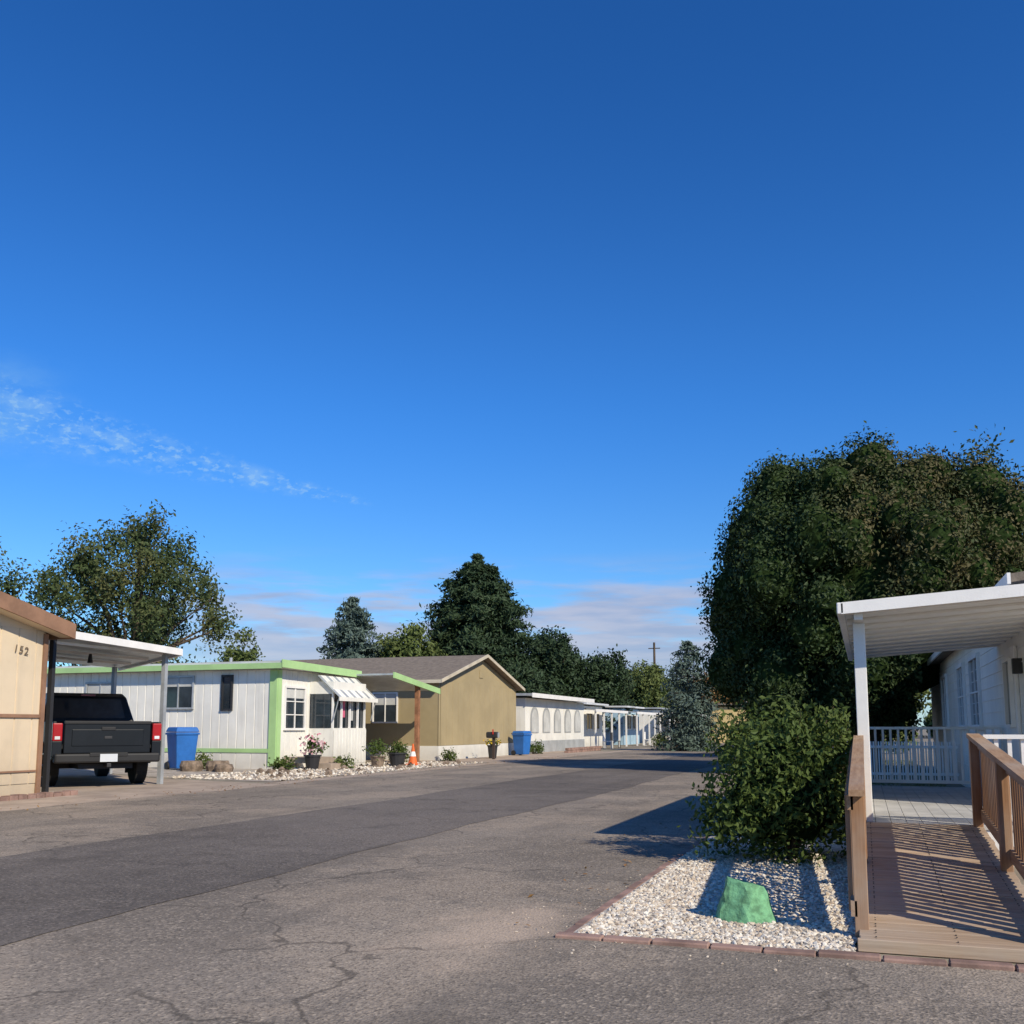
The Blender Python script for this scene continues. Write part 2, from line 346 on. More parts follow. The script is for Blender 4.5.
# ---------------------------------------------------------------- big tree
TC=np.array([.1,30,5.0]); TR=np.array([3.85,3.7,3.7])
sl=sublobes(TC,TR,90,.84,11,1.3,.07)+[((-3.45,28.8,2.9),(1.05,1.15,1.1)),((-2.5,28.6,7.1),(1.,1.,1.)),((-.8,28.6,7.85),(1.05,1.1,1.)),((1.4,28.8,7.75),(1.1,1.1,1.)),((-3.2,28.5,5.0),(1.05,1.1,1.2)),((3.2,28.8,6.2),(1.1,1.1,1.1)),((-2.2,27.6,1.9),(1.,1.,.8))]
okc=lambda c:not (c[0]>.9 and c[2]<4.1)
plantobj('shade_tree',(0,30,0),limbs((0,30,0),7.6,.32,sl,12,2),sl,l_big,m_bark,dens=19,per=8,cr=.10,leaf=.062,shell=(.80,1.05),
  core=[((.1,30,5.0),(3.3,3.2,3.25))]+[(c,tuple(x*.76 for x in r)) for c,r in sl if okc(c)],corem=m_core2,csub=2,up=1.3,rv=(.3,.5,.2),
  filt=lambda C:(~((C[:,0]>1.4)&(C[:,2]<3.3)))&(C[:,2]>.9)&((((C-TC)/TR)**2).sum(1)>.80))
lo=sublobes((4.4,39,8.0),(2.7,2.3,2.8),26,.7,21)
plantobj('locust_tree',(4.4,39,0),limbs((4.4,39,0),10.3,.25,lo,26,4),lo,l_locust,m_bark,dens=2.6,per=22,cr=.3,leaf=.095,shell=(.2,1.2))
def sparse(name,x,y,h,w,seed,zc=.62,dens=2.2,lm=None,n=32,lr=.9,leaf=.10):
    lo=sublobes((x,y,h*zc),(w*.42,w*.4,h*.33),n,lr,seed)+sublobes((x,y,h*zc),(w*.2,w*.2,h*.2),6,lr,seed+1)
    return plantobj(name,(x,y,0),limbs((x,y,0),h*.97,h*.028,lo,n,seed,.3),lo,lm or l_locust,m_bark,dens=dens,per=26,cr=.28,leaf=leaf,shell=(.15,1.15))
sparse('locust_tree',-31.6,36.7,11.2,8.0,31,.60,3.2,None,30,.85)
sparse('locust_tree',-36.3,32,9.0,4.6,41,.65,2.6,None,14,.75)
conifer('spruce_tree',(-29.2,53,0),9.0,7.6,l_spruce,m_bark,26,15,.16,seed=2,power=.75,per=10)
conifer('pine_tree',(-24,60.5,0),12.6,11.6,l_pine,m_bark,34,20,.19,seed=3,power=.66,per=12,bottom=.1)
conifer('spruce_tree',(-9.2,55,0),5.9,3.4,l_spruce,m_bark,20,13,.13,seed=5,power=.5,bottom=.03)
def dense(name,x,y,h,w,lm,seed,zc=.55):
    lo=sublobes((x,y,h*zc),(w*.4,w*.4,h*.36),22,w*.16,seed)
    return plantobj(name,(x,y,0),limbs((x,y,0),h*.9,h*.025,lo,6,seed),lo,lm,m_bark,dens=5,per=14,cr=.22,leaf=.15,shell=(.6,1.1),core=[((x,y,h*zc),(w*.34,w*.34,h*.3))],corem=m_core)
dense('round_tree',-22.8,71.6,8.4,7.2,l_pine,51); dense('round_tree',-19.2,74,6.8,5.0,l_pine,52)
dense('small_tree',-26.4,55,7.4,4.6,l_light,53); dense('small_tree',-19.0,92,6.8,6,l_light,54)
dense('small_tree',-14.5,104,6.8,5.5,l_orange,55); dense('small_tree',-42,60,8.0,3,l_light,56)
dense('small_tree',-4.5,66,4.6,4.5,l_light,57); dense('small_tree',-22,110,6.8,7,l_light,58); dense('small_tree',-31,64,6.8,6,l_light,59)
dense('small_tree',-.2,43,7.6,4.6,l_light,60); dense('small_tree',.5,52,7,5,l_light,61)  # first tree is hidden from view, added to cast shadow across the road
lo=[]
g=np.random.default_rng(9)
for i in range(90):
    x=g.uniform(-150,60); y=g.uniform(125,175); h=g.uniform(3,6.0); lo.append(((x,y,h*.5),(h*.7,h*.6,h*.55)))
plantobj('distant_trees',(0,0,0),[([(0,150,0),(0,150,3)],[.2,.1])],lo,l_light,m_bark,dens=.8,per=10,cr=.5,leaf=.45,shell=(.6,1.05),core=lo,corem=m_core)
# ---------------------------------------------------------------- windows
def win(p,face,pl,a,b,z0,z1,fm=None,mull=1,blind=0.,fw=.06,hm=0):
    fm=fm or m_whitep; s={'X':1,'x':-1,'y':-1}[face]
    def bx(a0,a1,q0,q1,d0,d1):
        d0,d1=sorted((pl+s*d0,pl+s*d1))
        return (d0,d1,a0,a1,q0,q1) if face in 'Xx' else (a0,a1,d0,d1,q0,q1)
    g=[bx(a-fw,b+fw,z1,z1+fw,.002,.06),bx(a-fw,b+fw,z0-fw,z0,.002,.07),bx(a-fw,a,z0,z1,.002,.055),bx(b,b+fw,z0,z1,.002,.055)]
    for i in range(mull):
        c=a+(b-a)*(i+1)/(mull+1); g.append(bx(c-.02,c+.02,z0,z1,.012,.04))
    for i in range(hm):
        c=z0+(z1-z0)*(i+1)/(hm+1); g.append(bx(a,b,c-.015,c+.015,.012,.038))
    multibox(p,'window_frame',g,fm); multibox(p,'window_glass',[bx(a,b,z0,z1,.003,.010)],m_glass)
    if blind: multibox(p,'window_blind',[bx(a+.02,b-.02,z1-(z1-z0)*blind,z1-.01,.0105,.0115)],m_blind)
def ribbed(p,name,face,pl,a,b,z0,z1,m,sp=.3,gw=.035,d=.022):
    s={'X':1,'x':-1,'y':-1}[face]; v=[];f=[]; pr=[]; t=a
    while t<b-1e-6:
        e=min(t+sp,b); pr+=[(t,0.),(max(t,e-gw),0.),(max(t,e-gw*.75),-d),(max(t,e-gw*.25),-d)]; t=e
    pr.append((b,0.))
    for q,dd in pr:
        for z in (z0,z1): v.append((pl+s*dd,q,z) if face in 'Xx' else (q,pl+s*dd,z))
    for i in range(len(pr)-1): f.append((2*i,2*i+2,2*i+3,2*i+1))
    return mkobj(name,v,f,m,parent=p)
# ---------------------------------------------------------------- house 152 (left)
h=empty('cream_mobile_home',(-18,10,0))
box(h,'walls',-30,-14.42,7.0,14.4,.0,3.05,m_cream)
ribbed(h,'end_siding','X',-14.405,7.0,14.4,.25,3.05,m_cream,.4,.03)
gy0,gy1,gp=6.55,14.75,10.7
mkobj('gable',[(-14.40,7.0,3.05),(-14.40,14.4,3.05),(-14.40,10.7,3.95)],[(0,1,2)],m_cream,parent=h)
slab(h,'roof_far',[(-30.4,gp,4.12),(-14.1,gp,4.12),(-14.1,gy1,3.2),(-30.4,gy1,3.2)],.10,m_shingle)
slab(h,'roof_near',[(-30.4,gy0,3.2),(-14.1,gy0,3.2),(-14.1,gp,4.12),(-30.4,gp,4.12)],.10,m_shingle)
slab(h,'rake_fascia',[(-14.09,gp,4.13),(-14.05,gp,4.13),(-14.05,gy1+.02,3.21),(-14.09,gy1+.02,3.21)],.28,m_brown)
slab(h,'rake_fascia_near',[(-14.09,gy0,3.21),(-14.05,gy0,3.21),(-14.05,gp,4.13),(-14.09,gp,4.13)],.28,m_brown)
slab(h,'soffit',[(-14.39,gp,3.86),(-14.1,gp,3.86),(-14.1,gy1,2.98),(-14.39,gy1,2.98)],.03,m_cream)
box(h,'eave_fascia',-30.4,-14.1,gy1-.02,gy1+.02,2.93,3.19,m_brown)
box(h,'belt_trim',-14.40,-14.37,7,14.43,1.44,1.50,m_brown)
box(h,'corner_trim',-14.40,-14.36,14.34,14.43,.0,3.0,m_brown)
box(h,'skirt_line',-14.40,-14.375,7,14.32,.46,.49,m_brown)
cu=bpy.data.curves.new('house_number','FONT'); cu.body='152'; cu.size=.20; cu.extrude=.004; cu.space_character=1.2
t=bpy.data.objects.new('house_number',cu); COL.objects.link(t); cu.materials.append(m_num); t.parent=h
t.rotation_euler=(math.radians(90),math.radians(8),math.radians(90)); t.location=(-14.378+18,13.65-10,2.62)
# carport
cp=empty('carport',(-17,16,0))
slab(cp,'roof_panel',[(-20.2,14.85,3.14),(-14.72,14.85,3.14),(-14.72,18.6,3.02),(-20.2,22.9,3.02)],.06,m_galv)
slab(cp,'front_fascia',[(-14.71,14.85,3.17),(-14.65,14.85,3.17),(-14.65,18.66,3.05),(-14.71,18.66,3.05)],.15,m_whitep)
slab(cp,'side_gutter',[(-20.2,22.91,3.04),(-14.70,18.62,3.04),(-14.67,18.70,3.04),(-20.2,23.0,3.04)],.15,m_whitep)
for i,(xx,yy) in enumerate(((-14.95,18.45),(-19.6,22.1))):
    box(cp,'post_%d'%(i+1),xx-.05,xx+.05,yy-.05,yy+.05,0,2.94,m_galv)
for i,xx in enumerate((-15.0,-16.6,-18.2)):
    box(cp,'brace_%d'%(i+1),xx-.03,xx+.03,14.95,18.55+(-14.95-xx)*.78,2.90,2.955,m_whitep)
box(cp,'wall_post_1',-14.85,-14.75,14.95,15.03,0,3.0,m_dark)
tubeobj(cp,'hanging_lamp',[(-16.3,17.6,2.9),(-16.3,17.6,2.7)],[.03,.06],m_dark)
# ---------------------------------------------------------------- pickup truck
m_paint=M('truck_paint',(.007,.009,.012),.38,.15,2,spec=.3)
m_tyre=M('tyre',(.02,.02,.02),.9,.2,12); m_red=M('tail_lamp',(.36,.01,.012),.25,spec=.5); m_chr=M('chrome_trim',(.55,.55,.56),.25,metal=.9); m_plate=M('plate',(.62,.65,.68),.5)
tr=empty('pickup_truck',(-15.2,17.05,0)); SC=1.09
def TP(x,y,z): return (-15.2+x*SC,17.05+y*SC,z*SC)
def tbox(name,x0,x1,y0,y1,z0,z1,m,bev=.02):
    a=TP(x0,y0,z0);b=TP(x1,y1,z1); return box(tr,name,a[0],b[0],a[1],b[1],a[2],b[2],m,bev)
def prof(name,pts,y0,y1,m,bev=.03,taper=0.,zt=1.3):
    v=[];n=len(pts)
    for yy,s in ((y0,1),(y1,-1)):
        for x,z in pts: v.append(TP(x,yy+s*max(0,(z-zt))*taper,z))
    f=[tuple(range(n)),tuple(range(2*n-1,n-1,-1))]+[(i,i+n,(i+1)%n+n,(i+1)%n) for i in range(n)]
    o=mkobj(name,v,f,m,parent=tr)
    bm=bmesh.new(); bm.from_mesh(o.data); bmesh.ops.recalc_face_normals(bm,faces=bm.faces); bm.to_mesh(o.data); bm.free()
    if bev: addbev(o,bev)
    return o
def arch(cx,r=.47,z=.52,n=9): return [(cx+r*math.cos(t),z-.1+r*math.sin(t)) for t in [math.pi*i/n for i in range(n+1)]]
low=[(-.02,.55),(-.02,1.27)]+[(-2.0,1.27),(-2.02,1.3),(-4.1,1.28),(-5.4,1.16),(-5.75,1.0),(-5.8,.55)]
side=list(low)+[(-5.3,.45)]+arch(-4.8)[::-1]+[(-4.2,.42),(-1.75,.42)]+arch(-1.2)[::-1]+[(-.7,.5)]
prof('side_left',side,-1.0,-.93,m_paint,.015); prof('side_right',side,.93,1.0,m_paint,.015)
tbox('bed_floor',-2.0,-.08,-.92,.92,.75,.82,m_black,0); tbox('bed_front',-2.08,-2.01,-.92,.92,.6,1.26,m_paint,.01)
tbox('cab_floor',-4.3,-2.09,-.92,.92,.45,1.28,m_black,0); prof('hood',[(-5.7,.6),(-5.7,1.02),(-5.4,1.17),(-4.1,1.29),(-4.1,.6)],-.92,.92,m_paint)
tbox('tailgate',-.06,0,-.80,.80,.66,1.28,m_paint,.02); tbox('tailgate_panel',-.005,.012,-.66,.66,.80,1.12,m_paint,.01)
tbox('tailgate_lip',-.07,.02,-.80,.80,1.225,1.285,m_black,.01); tbox('tailgate_handle',.0,.025,-.13,.13,1.10,1.17,m_black,.01)
tbox('tailgate_mark',.012,.02,-.07,.07,.94,.99,m_dark,.01)
for s,nm in ((-1,'left'),(1,'right')):
    a,b=sorted((s*.83,s*1.005)); tbox('tail_lamp_'+nm,-.12,.015,a,b,.90,1.24,m_red,.02); tbox('lamp_lens_'+nm,.005,.019,a+.04,b-.04,.93,.99,m_plate,.005)
    tbox('rear_corner_'+nm,-.1,.0,a,b,.6,.895,m_paint,.01)
tbox('rear_bumper',-.10,.14,-.97,.97,.48,.66,m_black,.04); tbox('bumper_step',.02,.15,-.35,.35,.60,.675,m_black,.01)
tbox('licence_plate',.142,.152,-.16,.16,.50,.65,m_plate,.0)
tbox('hitch',-.1,.2,-.04,.04,.40,.47,m_dark,.01); tbox('frame_under',-5.2,-.1,-.5,.5,.36,.46,m_black,0)
tbox('axle',-1.26,-1.14,-.8,.8,.34,.46,m_black,0); tbox('mudflap_left',-1.78,-1.75,-.98,-.72,.2,.5,m_black,0); tbox('mudflap_right',-1.78,-1.75,.72,.98,.2,.5,m_black,0)
cab=[(-2.05,1.27),(-2.25,1.82),(-2.5,1.9),(-3.5,1.9),(-3.75,1.85),(-4.35,1.3)]
prof('cab',cab,-.94,.94,m_paint,.04,.28,1.27)
def quad(name,pts,m): return mkobj(name,[TP(*q) for q in pts],[(0,1,2,3)],m,parent=tr)
quad('rear_window',[(-2.075,-.74,1.36),(-2.075,.74,1.36),(-2.225,.66,1.77),(-2.225,-.66,1.77)],m_glass)
quad('windscreen',[(-4.28,.76,1.36),(-4.28,-.76,1.36),(-3.83,-.66,1.8),(-3.83,.66,1.8)],m_glass)
for s in (-1,1):
    yy=lambda z:s*(.945-max(0,z-1.27)*.28)
    quad('side_window',[(-2.3,yy(1.36),1.36),(-4.1,yy(1.36),1.36),(-3.7,yy(1.78),1.78),(-2.45,yy(1.78),1.78)][::s],m_glass)
    a,b=sorted((s*.97,s*1.17)); tbox('mirror',-4.0,-3.9,a,b,1.3,1.5,m_black,.02)
tbox('stop_lamp',-2.30,-2.235,-.14,.14,1.83,1.87,m_red,.0)
for wx in (-1.2,-4.8):
    for s in (-1,1):
        v=[];f=[]; y0=s*.72; y1=s*.97
        tube(v,f,[TP(wx,y0,.41),TP(wx,y0+s*.02,.41),TP(wx,y1-s*.02,.41),TP(wx,y1,.41)],[.37*SC,.41*SC,.41*SC,.37*SC],28); mkobj('tyre',v,f,m_tyre,parent=tr)
        v=[];f=[]; tube(v,f,[TP(wx,y1-s*.05,.41),TP(wx,y1+s*.006,.41)],[.25*SC,.24*SC],20); mkobj('rim',v,f,m_chr,parent=tr)
        for k in range(5):
            a=k*1.2566; v=[];f=[]; tube(v,f,[TP(wx,y1+s*.01,.41),TP(wx+math.cos(a)*.22,y1+s*.012,.41+math.sin(a)*.22)],[.03,.025],6); mkobj('spoke',v,f,m_dark,parent=tr)
tr.rotation_euler=(0,0,math.radians(-37))
# ---------------------------------------------------------------- bins
def bin_(x,y,h,rot=0.):
    e=empty('wheelie_bin',(x,y,0)); w=.3*h/1.1; d=.33*h/1.1
    def fr(z,k): return [(x-d*k,y-w*k,z),(x+d*k,y-w*k,z),(x+d*k,y+w*k,z),(x-d*k,y+w*k,z)]
    o=mkobj('body',fr(.05,.78)+fr(h*.88,1.),BF,m_blue,parent=e); addbev(o,.03)
    o=mkobj('lid',fr(h*.885,1.07)+fr(h,.9),BF,m_blue,parent=e); addbev(o,.03)
    box(e,'rim',x-d*1.06,x+d*1.06,y-w*1.06,y+w*1.06,h*.82,h*.87,m_blue,.01)
    tubeobj(e,'handle',[(x-d*1.25,y-w*.8,h*.9),(x-d*1.25,y+w*.8,h*.9)],[.02,.02],m_black)
    for s in (-1,1): tubeobj(e,'wheel',[(x-d*.85,y+s*w*.75,.12),(x-d*.85,y+s*w*.95,.12)],[.12,.12],m_black,14)
    e.rotation_euler=(0,0,rot)
bin_(-19.5,25.0,1.28,-.5); bin_(-14.9,43.2,1.12,-.3)
# ---------------------------------------------------------------- white/green mobile home
h=empty('white_mobile_home',(-22,28,0))
X1=-17.0; Y0=26.2; Y1=30.4
box(h,'walls',-36,X1-.03,Y0+.03,Y1-.03,.0,3.1,m_white)
ribbed(h,'side_siding','y',Y0,-36,X1,.62,3.05,m_white,.32); ribbed(h,'side_skirting','y',Y0-.01,-36,X1,0,.5,m_white,.55)
box(h,'skirt_stripe',-36,X1-.2,Y0-.035,Y0-.012,.5,.62,m_green)
box(h,'corner_trim_side',X1-.24,X1+.012,Y0-.04,Y0+.01,.1,3.04,m_green); box(h,'corner_trim_end',X1-.0,X1+.03,Y0+.012,Y0+.22,.1,3.04,m_green)
ribbed(h,'end_siding','X',X1,Y0+.22,Y1,.0,3.05,m_white,.32)
slab(h,'roof',[(-36.3,Y0-.3,3.28),(X1+.35,Y0-.3,3.30),(X1+.35,Y1+.5,3.22),(-36.3,Y1+.5,3.28)],.07,m_roofw)
box(h,'side_fascia',-36.3,X1+.36,Y0-.34,Y0-.302,3.06,3.23,m_green); slab(h,'front_fascia',[(X1+.352,Y0-.34,3.33),(X1+.39,Y0-.34,3.33),(X1+.39,Y1+.5,3.24),(X1+.352,Y1+.5,3.24)],.24,m_green)
box(h,'soffit',-36.2,X1+.34,Y0-.30,Y1+.48,3.08,3.1,m_white)
win(h,'y',Y0,-21.2,-20.1,1.9,2.85,m_galv,1,.3); win(h,'y',Y0,-18.95,-18.65,1.85,2.85,m_dark,0); win(h,'y',Y0,-27.5,-26.2,1.8,2.7,m_galv,1,.4); win(h,'y',Y0,-24.3,-23.2,1.8,2.7,m_galv,1,.5)
win(h,'X',X1,26.65,27.75,1.25,2.5,m_whitep,1,.25,.07,2)
box(h,'porch_wall',X1+.01,X1+.9,28.1,30.3,.0,1.25,m_white); ribbed(h,'porch_panel','X',X1+.915,28.1,30.3,.1,1.2,m_white,.2)
box(h,'porch_top',X1+.01,X1+.88,28.1,30.3,2.35,2.75,m_white)
multibox(h,'porch_mullions',[(X1+.82,X1+.88,y,y+.07,1.25,2.35) for y in (28.1,28.65,29.2,29.75,30.23)],m_whitep); box(h,'porch_glass',X1+.79,X1+.80,28.1,30.3,1.25,2.35,m_glass)
box(h,'porch_side_glass',X1+.05,X1+.78,28.09,28.095,1.25,2.35,m_glass)
box(h,'curtain_pink',X1+.805,X1+.812,28.75,29.0,1.6,2.2,M('pink_cloth',(.55,.12,.2),.9)); box(h,'curtain_white',X1+.805,X1+.812,29.3,29.55,1.5,2.3,m_blind)
for i in range(16):
    y=28.0+i*.165
    slab(h,'awning_slat_%d'%i,[(X1+.35,y,2.96),(X1+.35,y+.15,2.96),(X1+1.15,y+.15,2.26),(X1+1.15,y,2.26)][::-1],.03,m_white if i%3 else m_galv)
box(h,'awning_valance',X1+1.15,X1+1.17,28.0,30.65,2.12,2.25,m_white)
for y in (28.05,30.6): tubeobj(h,'awning_arm',[(X1+1.12,y,2.24),(X1+.92,y,1.5)],[.018,.018],m_galv,6)
slab(h,'carport_roof',[(-30,Y1+.1,3.12),(-15.2,Y1+.1,3.12),(-15.2,34.3,2.72),(-30,34.3,2.72)],.06,m_galv)
slab(h,'carport_fascia',[(-15.19,Y1+.1,3.16),(-15.13,Y1+.1,3.16),(-15.13,34.4,2.73),(-15.19,34.4,2.73)],.2,m_green)
box(h,'carport_post_1',-15.4,-15.25,32.7,32.85,0,2.78,m_postwood); box(h,'carport_post_2',-19.4,-19.25,34.0,34.15,0,2.66,m_postwood)
box(h,'lattice_wall',-20.3,-20.25,Y1,34.2,.1,2.6,m_white); box(h,'carport_door',-20.24,-20.2,31.6,32.5,.2,2.2,m_galv)
tubeobj(h,'vent_pipe',[(-20,28,3.2),(-20,28,3.6)],[.05,.05],m_galv); tubeobj(h,'vent_pipe',[(-25,28,3.2),(-25,28,3.55)],[.08,.08],m_galv)
box(h,'roof_vent',-22.6,-22.2,27.5,27.9,3.28,3.42,m_roofw,.02)
multibox(h,'front_steps',[(X1+.95,X1+1.7,26.6,27.6,0,.18),(X1+.05,X1+1.3,26.6,27.6,.181,.36)],m_conc)
# ---------------------------------------------------------------- tan house
h=empty('tan_house',(-20,40,0)); TX=-15.6
box(h,'walls',-34,TX,35.3,44.3,.55,3.1,m_tan)
box(h,'skirting',-34,TX+.02,35.28,44.32,0,.56,m_white)
mkobj('gable',[(TX,35.3,3.1),(TX,44.3,3.1),(TX,39.8,4.25)],[(0,1,2)],m_tan,parent=h)
slab(h,'roof_near',[(-34.3,34.9,3.12),(TX+.3,34.9,3.12),(TX+.3,39.8,4.4),(-34.3,39.8,4.4)],.1,m_shingle)
slab(h,'roof_far',[(-34.3,39.8,4.4),(TX+.3,39.8,4.4),(TX+.3,44.7,3.12),(-34.3,44.7,3.12)],.1,m_shingle)
m_cream2=M('trim_cream',(.55,.48,.36),.6)
slab(h,'rake_near',[(TX+.302,34.85,3.12),(TX+.34,34.85,3.12),(TX+.34,39.8,4.42),(TX+.302,39.8,4.42)],.13,m_cream2)
slab(h,'rake_far',[(TX+.302,39.8,4.42),(TX+.34,39.8,4.42),(TX+.34,44.75,3.12),(TX+.302,44.75,3.12)],.13,m_cream2)
box(h,'eave_fascia',-34.3,TX+.3,34.86,34.9,2.98,3.11,m_cream2)
box(h,'corner_trim',TX+.002,TX+.02,35.28,35.42,.57,3.0,m_tan); box(h,'corner_trim_far',TX+.002,TX+.02,44.2,44.32,.57,3.05,m_tan)
ribbed(h,'gable_end_siding','X',TX+.03,35.43,44.19,.57,3.08,m_tan,.6,.03,.02)
win(h,'y',35.3,-18.4,-17.4,1.5,2.6,m_whitep,1,.4); win(h,'y',35.3,-23,-21.8,1.5,2.6,m_whitep,1,.4)
box(h,'gable_vent',TX+.003,TX+.03,39.6,40.0,3.4,3.75,m_tan)
mb=empty('mailbox',(-14.1,37.4,0)); box(mb,'post',-14.15,-14.05,37.35,37.45,0,.85,m_dkbrown,.01)
o=box(mb,'box_body',-14.4,-13.9,37.27,37.53,.851,1.10,m_dark,.06); box(mb,'door_panel',-13.898,-13.885,37.3,37.5,.87,1.07,m_galv,.01); box(mb,'flag',-14.1,-14.05,37.24,37.26,1.0,1.2,M('flag_red',(.5,.03,.02)))
# ---------------------------------------------------------------- far white house with arches
h=empty('white_arched_house',(-20,50,0)); FX=-15.9
box(h,'walls',-32,FX,46.6,57.5,0,2.75,m_white)
slab(h,'roof',[(-32.2,46.2,3.12),(FX+.5,46.2,2.96),(FX+.5,58,2.96),(-32.2,58,3.12)],.12,m_galv)
box(h,'fascia',FX+.5,FX+.54,46.2,58,2.76,2.98,m_whitep)
m_band=M('grey_band',(.35,.36,.36),.7)
for i in range(5):
    y0=47.4+i*2.0; pts=[(y0,1.0),(y0+1.3,1.0)]+[(y0+.65+.65*math.cos(a),1.75+.6*math.sin(a)) for a in [math.pi*k/10 for k in range(11)]]
    n=len(pts); mkobj('arch_window_%d'%i,[(FX+.02,a,b) for a,b in pts],[tuple(range(n))],m_band,parent=h)
    pts=[(y0+.65+(a-y0-.65)*.8,1.05+(b-1.0)*.86) for a,b in pts]
    mkobj('arch_glass_%d'%i,[(FX+.03,a,b) for a,b in pts],[tuple(range(n))],m_blind,parent=h)
box(h,'skirt',FX+.002,FX+.03,46.6,57.5,0,.6,m_band)
win(h,'y',46.6,-17.6,-16.6,1.2,2.2)
def simplehome(name,x1,y0,y1,ht,m,rm,awn=True,L=16):
    h=empty(name,(x1-8,(y0+y1)/2,0)); box(h,'walls',x1-L,x1,y0,y1,0,ht,m)
    slab(h,'roof',[(x1-L-.2,y0-.3,ht+.3),(x1+.4,y0-.3,ht+.2),(x1+.4,y1+.3,ht+.2),(x1-L-.2,y1+.3,ht+.3)],.12,rm)
    win(h,'X',x1,y0+1,y0+2.4,1.2,2.2); win(h,'X',x1,y1-2.4,y1-1,1.2,2.2); win(h,'y',y0,x1-3,x1-1.6,1.2,2.2)
    if awn:
        slab(h,'porch_roof',[(x1+.42,y0-3.4,ht-.2),(x1+1.8,y0-3.4,ht-.3),(x1+1.8,y1,ht-.3),(x1+.42,y1,ht-.2)],.08,m_galv)
        box(h,'porch_fascia',x1+1.8,x1+1.84,y0-3.4,y1,ht-.46,ht-.29,m_whitep)
        for k in range(5):
            y=y0-3.2+k*(y1-y0+3.0)/4; box(h,'porch_post_%d'%k,x1+1.68,x1+1.78,y,y+.1,0,ht-.38,m_whitep)
    return h
simplehome('white_trailer_home',-17.2,61.8,67,2.7,m_white,m_roofw); simplehome('blue_trailer_home',-17.0,72.5,78,2.7,M('paleblue_siding',(.35,.5,.6),.6),m_roofw)
simplehome('white_trailer_home',-16.8,84,90,2.8,m_white,m_galv); simplehome('white_trailer_home',-16.2,97,103,2.8,m_white,m_roofw)
simplehome('tan_trailer_home',-14.0,112,118,3.0,M('yellow_siding',(.55,.42,.2),.7),m_shingle,False)
simplehome('yellow_trailer_home',-4.2,84,92,3.0,M('yellow_siding2',(.6,.45,.2),.7),m_shingle,False,8)
v=[];f=[]; tube(v,f,[(-19.9,99,0),(-19.9,99,9.9)],[.16,.11]); tube(v,f,[(-20.5,99,9.3),(-19.3,99,9.3)],[.05,.05],6); mkobj('utility_pole',v,f,m_bark)
# ---------------------------------------------------------------- yard stuff
def pot(name,x,y,r,hp,pm_,lm,lh,lr,leaf=.05,dens=22,fl=None):
    v=[];f=[]; tube(v,f,[(x,y,0),(x,y,hp*.9),(x,y,hp*.9),(x,y,hp)],[r*.7,r*.95,r*1.08,r*1.08],14); nb=len(f)
    C,O,R=clumpcloud([((x,y,hp+lh*.5),(lr,lr,lh*.55))],dens,12,.06,(.3,1.1)); V,F=leaves(C,leaf,O*.5)
    k=len(v); v+=V.tolist(); f+=(F+k).tolist(); mi=[0]*nb+[1]*len(F); rn=[.5]*nb+R.tolist(); mats=[pm_,lm]
    if fl:
        C,O,R=clumpcloud([((x,y,hp+lh*.6),(lr*1.05,lr*1.05,lh*.6))],dens*.8,4,.04,(.85,1.15)); V,F=leaves(C,leaf*1.1,O,.8)
        k=len(v); v+=V.tolist(); f+=(F+k).tolist(); mi+=[2]*len(F); rn+=R.tolist(); mats.append(fl)
    mkobj(name,v,f,mats,mi,rnd=rn)
pot('potted_flowers',-15.7,26.2,.25,.45,m_dark,l_bush,.5,.32,.05,26,l_pink)
pot('potted_plant',-14.9,28.9,.25,.35,m_stone,l_bush,.5,.4); pot('potted_plant',-14.5,29.5,.3,.45,m_dark,l_bush,.3,.3)
pot('flower_planter',-14.6,38.6,.22,.55,m_dark,l_bush,.2,.28,.05,20,l_yel)
pot('potted_plant',-13.95,12.75,.17,.2,m_stone,l_bush,.2,.16,.03)
v=[];f=[]; X,Y=-14.5,30.7
v+=boxv(X-.2,X+.2,Y-.2,Y+.2,.005,.05); f+=BF; tube(v,f,[(X,Y,.05),(X,Y,.30)],[.16,.105],18); n0=len(f)
tube(v,f,[(X,Y,.301),(X,Y,.46)],[.107,.07],18); n1_=len(f); tube(v,f,[(X,Y,.461),(X,Y,.72)],[.068,.025],18)
mkobj('traffic_cone',v,f,[m_orange,m_whitep],[0]*n0+[1]*(n1_-n0)+[0]*(len(f)-n1_))
def shrub(x,y,w,h_,lm,seed,leaf=.05):
    lo=sublobes((x,y,h_*.5),(w*.35,w*.35,h_*.35),10,w*.2,seed)
    plantobj('shrub',(x,y,0),[([(x,y,0),(x,y,h_*.6)],[.04,.01])],lo,lm,m_bark,dens=16,per=14,cr=.07,leaf=leaf,filt=lambda C:C[:,2]>.01)
shrub(-16.2,25.4,.7,.35,l_bush,1); shrub(-19.0,25.4,.6,.4,l_light,2); shrub(-15.3,27.4,.5,.35,l_light,3); shrub(-16.0,32.6,.8,.7,l_bush,4); shrub(-15.0,35.0,.6,.35,l_bush,5)
shrub(-15.3,46,1.0,.5,l_bush,6); shrub(-12.9,66,1.2,.9,l_bush,8); shrub(-6,58,2.4,1.6,l_light,9,.09); shrub(-3.5,52,2.6,1.8,l_bush,10,.09)
v=[];f=[]
for (x,y,r,z) in ((-18.6,24.3,.34,.3),(-17.9,24.6,.36,.3),(-17.4,24.2,.28,.22)): tube(v,f,[(x,y,0),(x,y,z*.5),(x,y,z)],[r*.9,r,r*.85],14)
mkobj('stone_planters',v,f,m_stone)
gb=random.Random(3)
rv=[];rf=[]
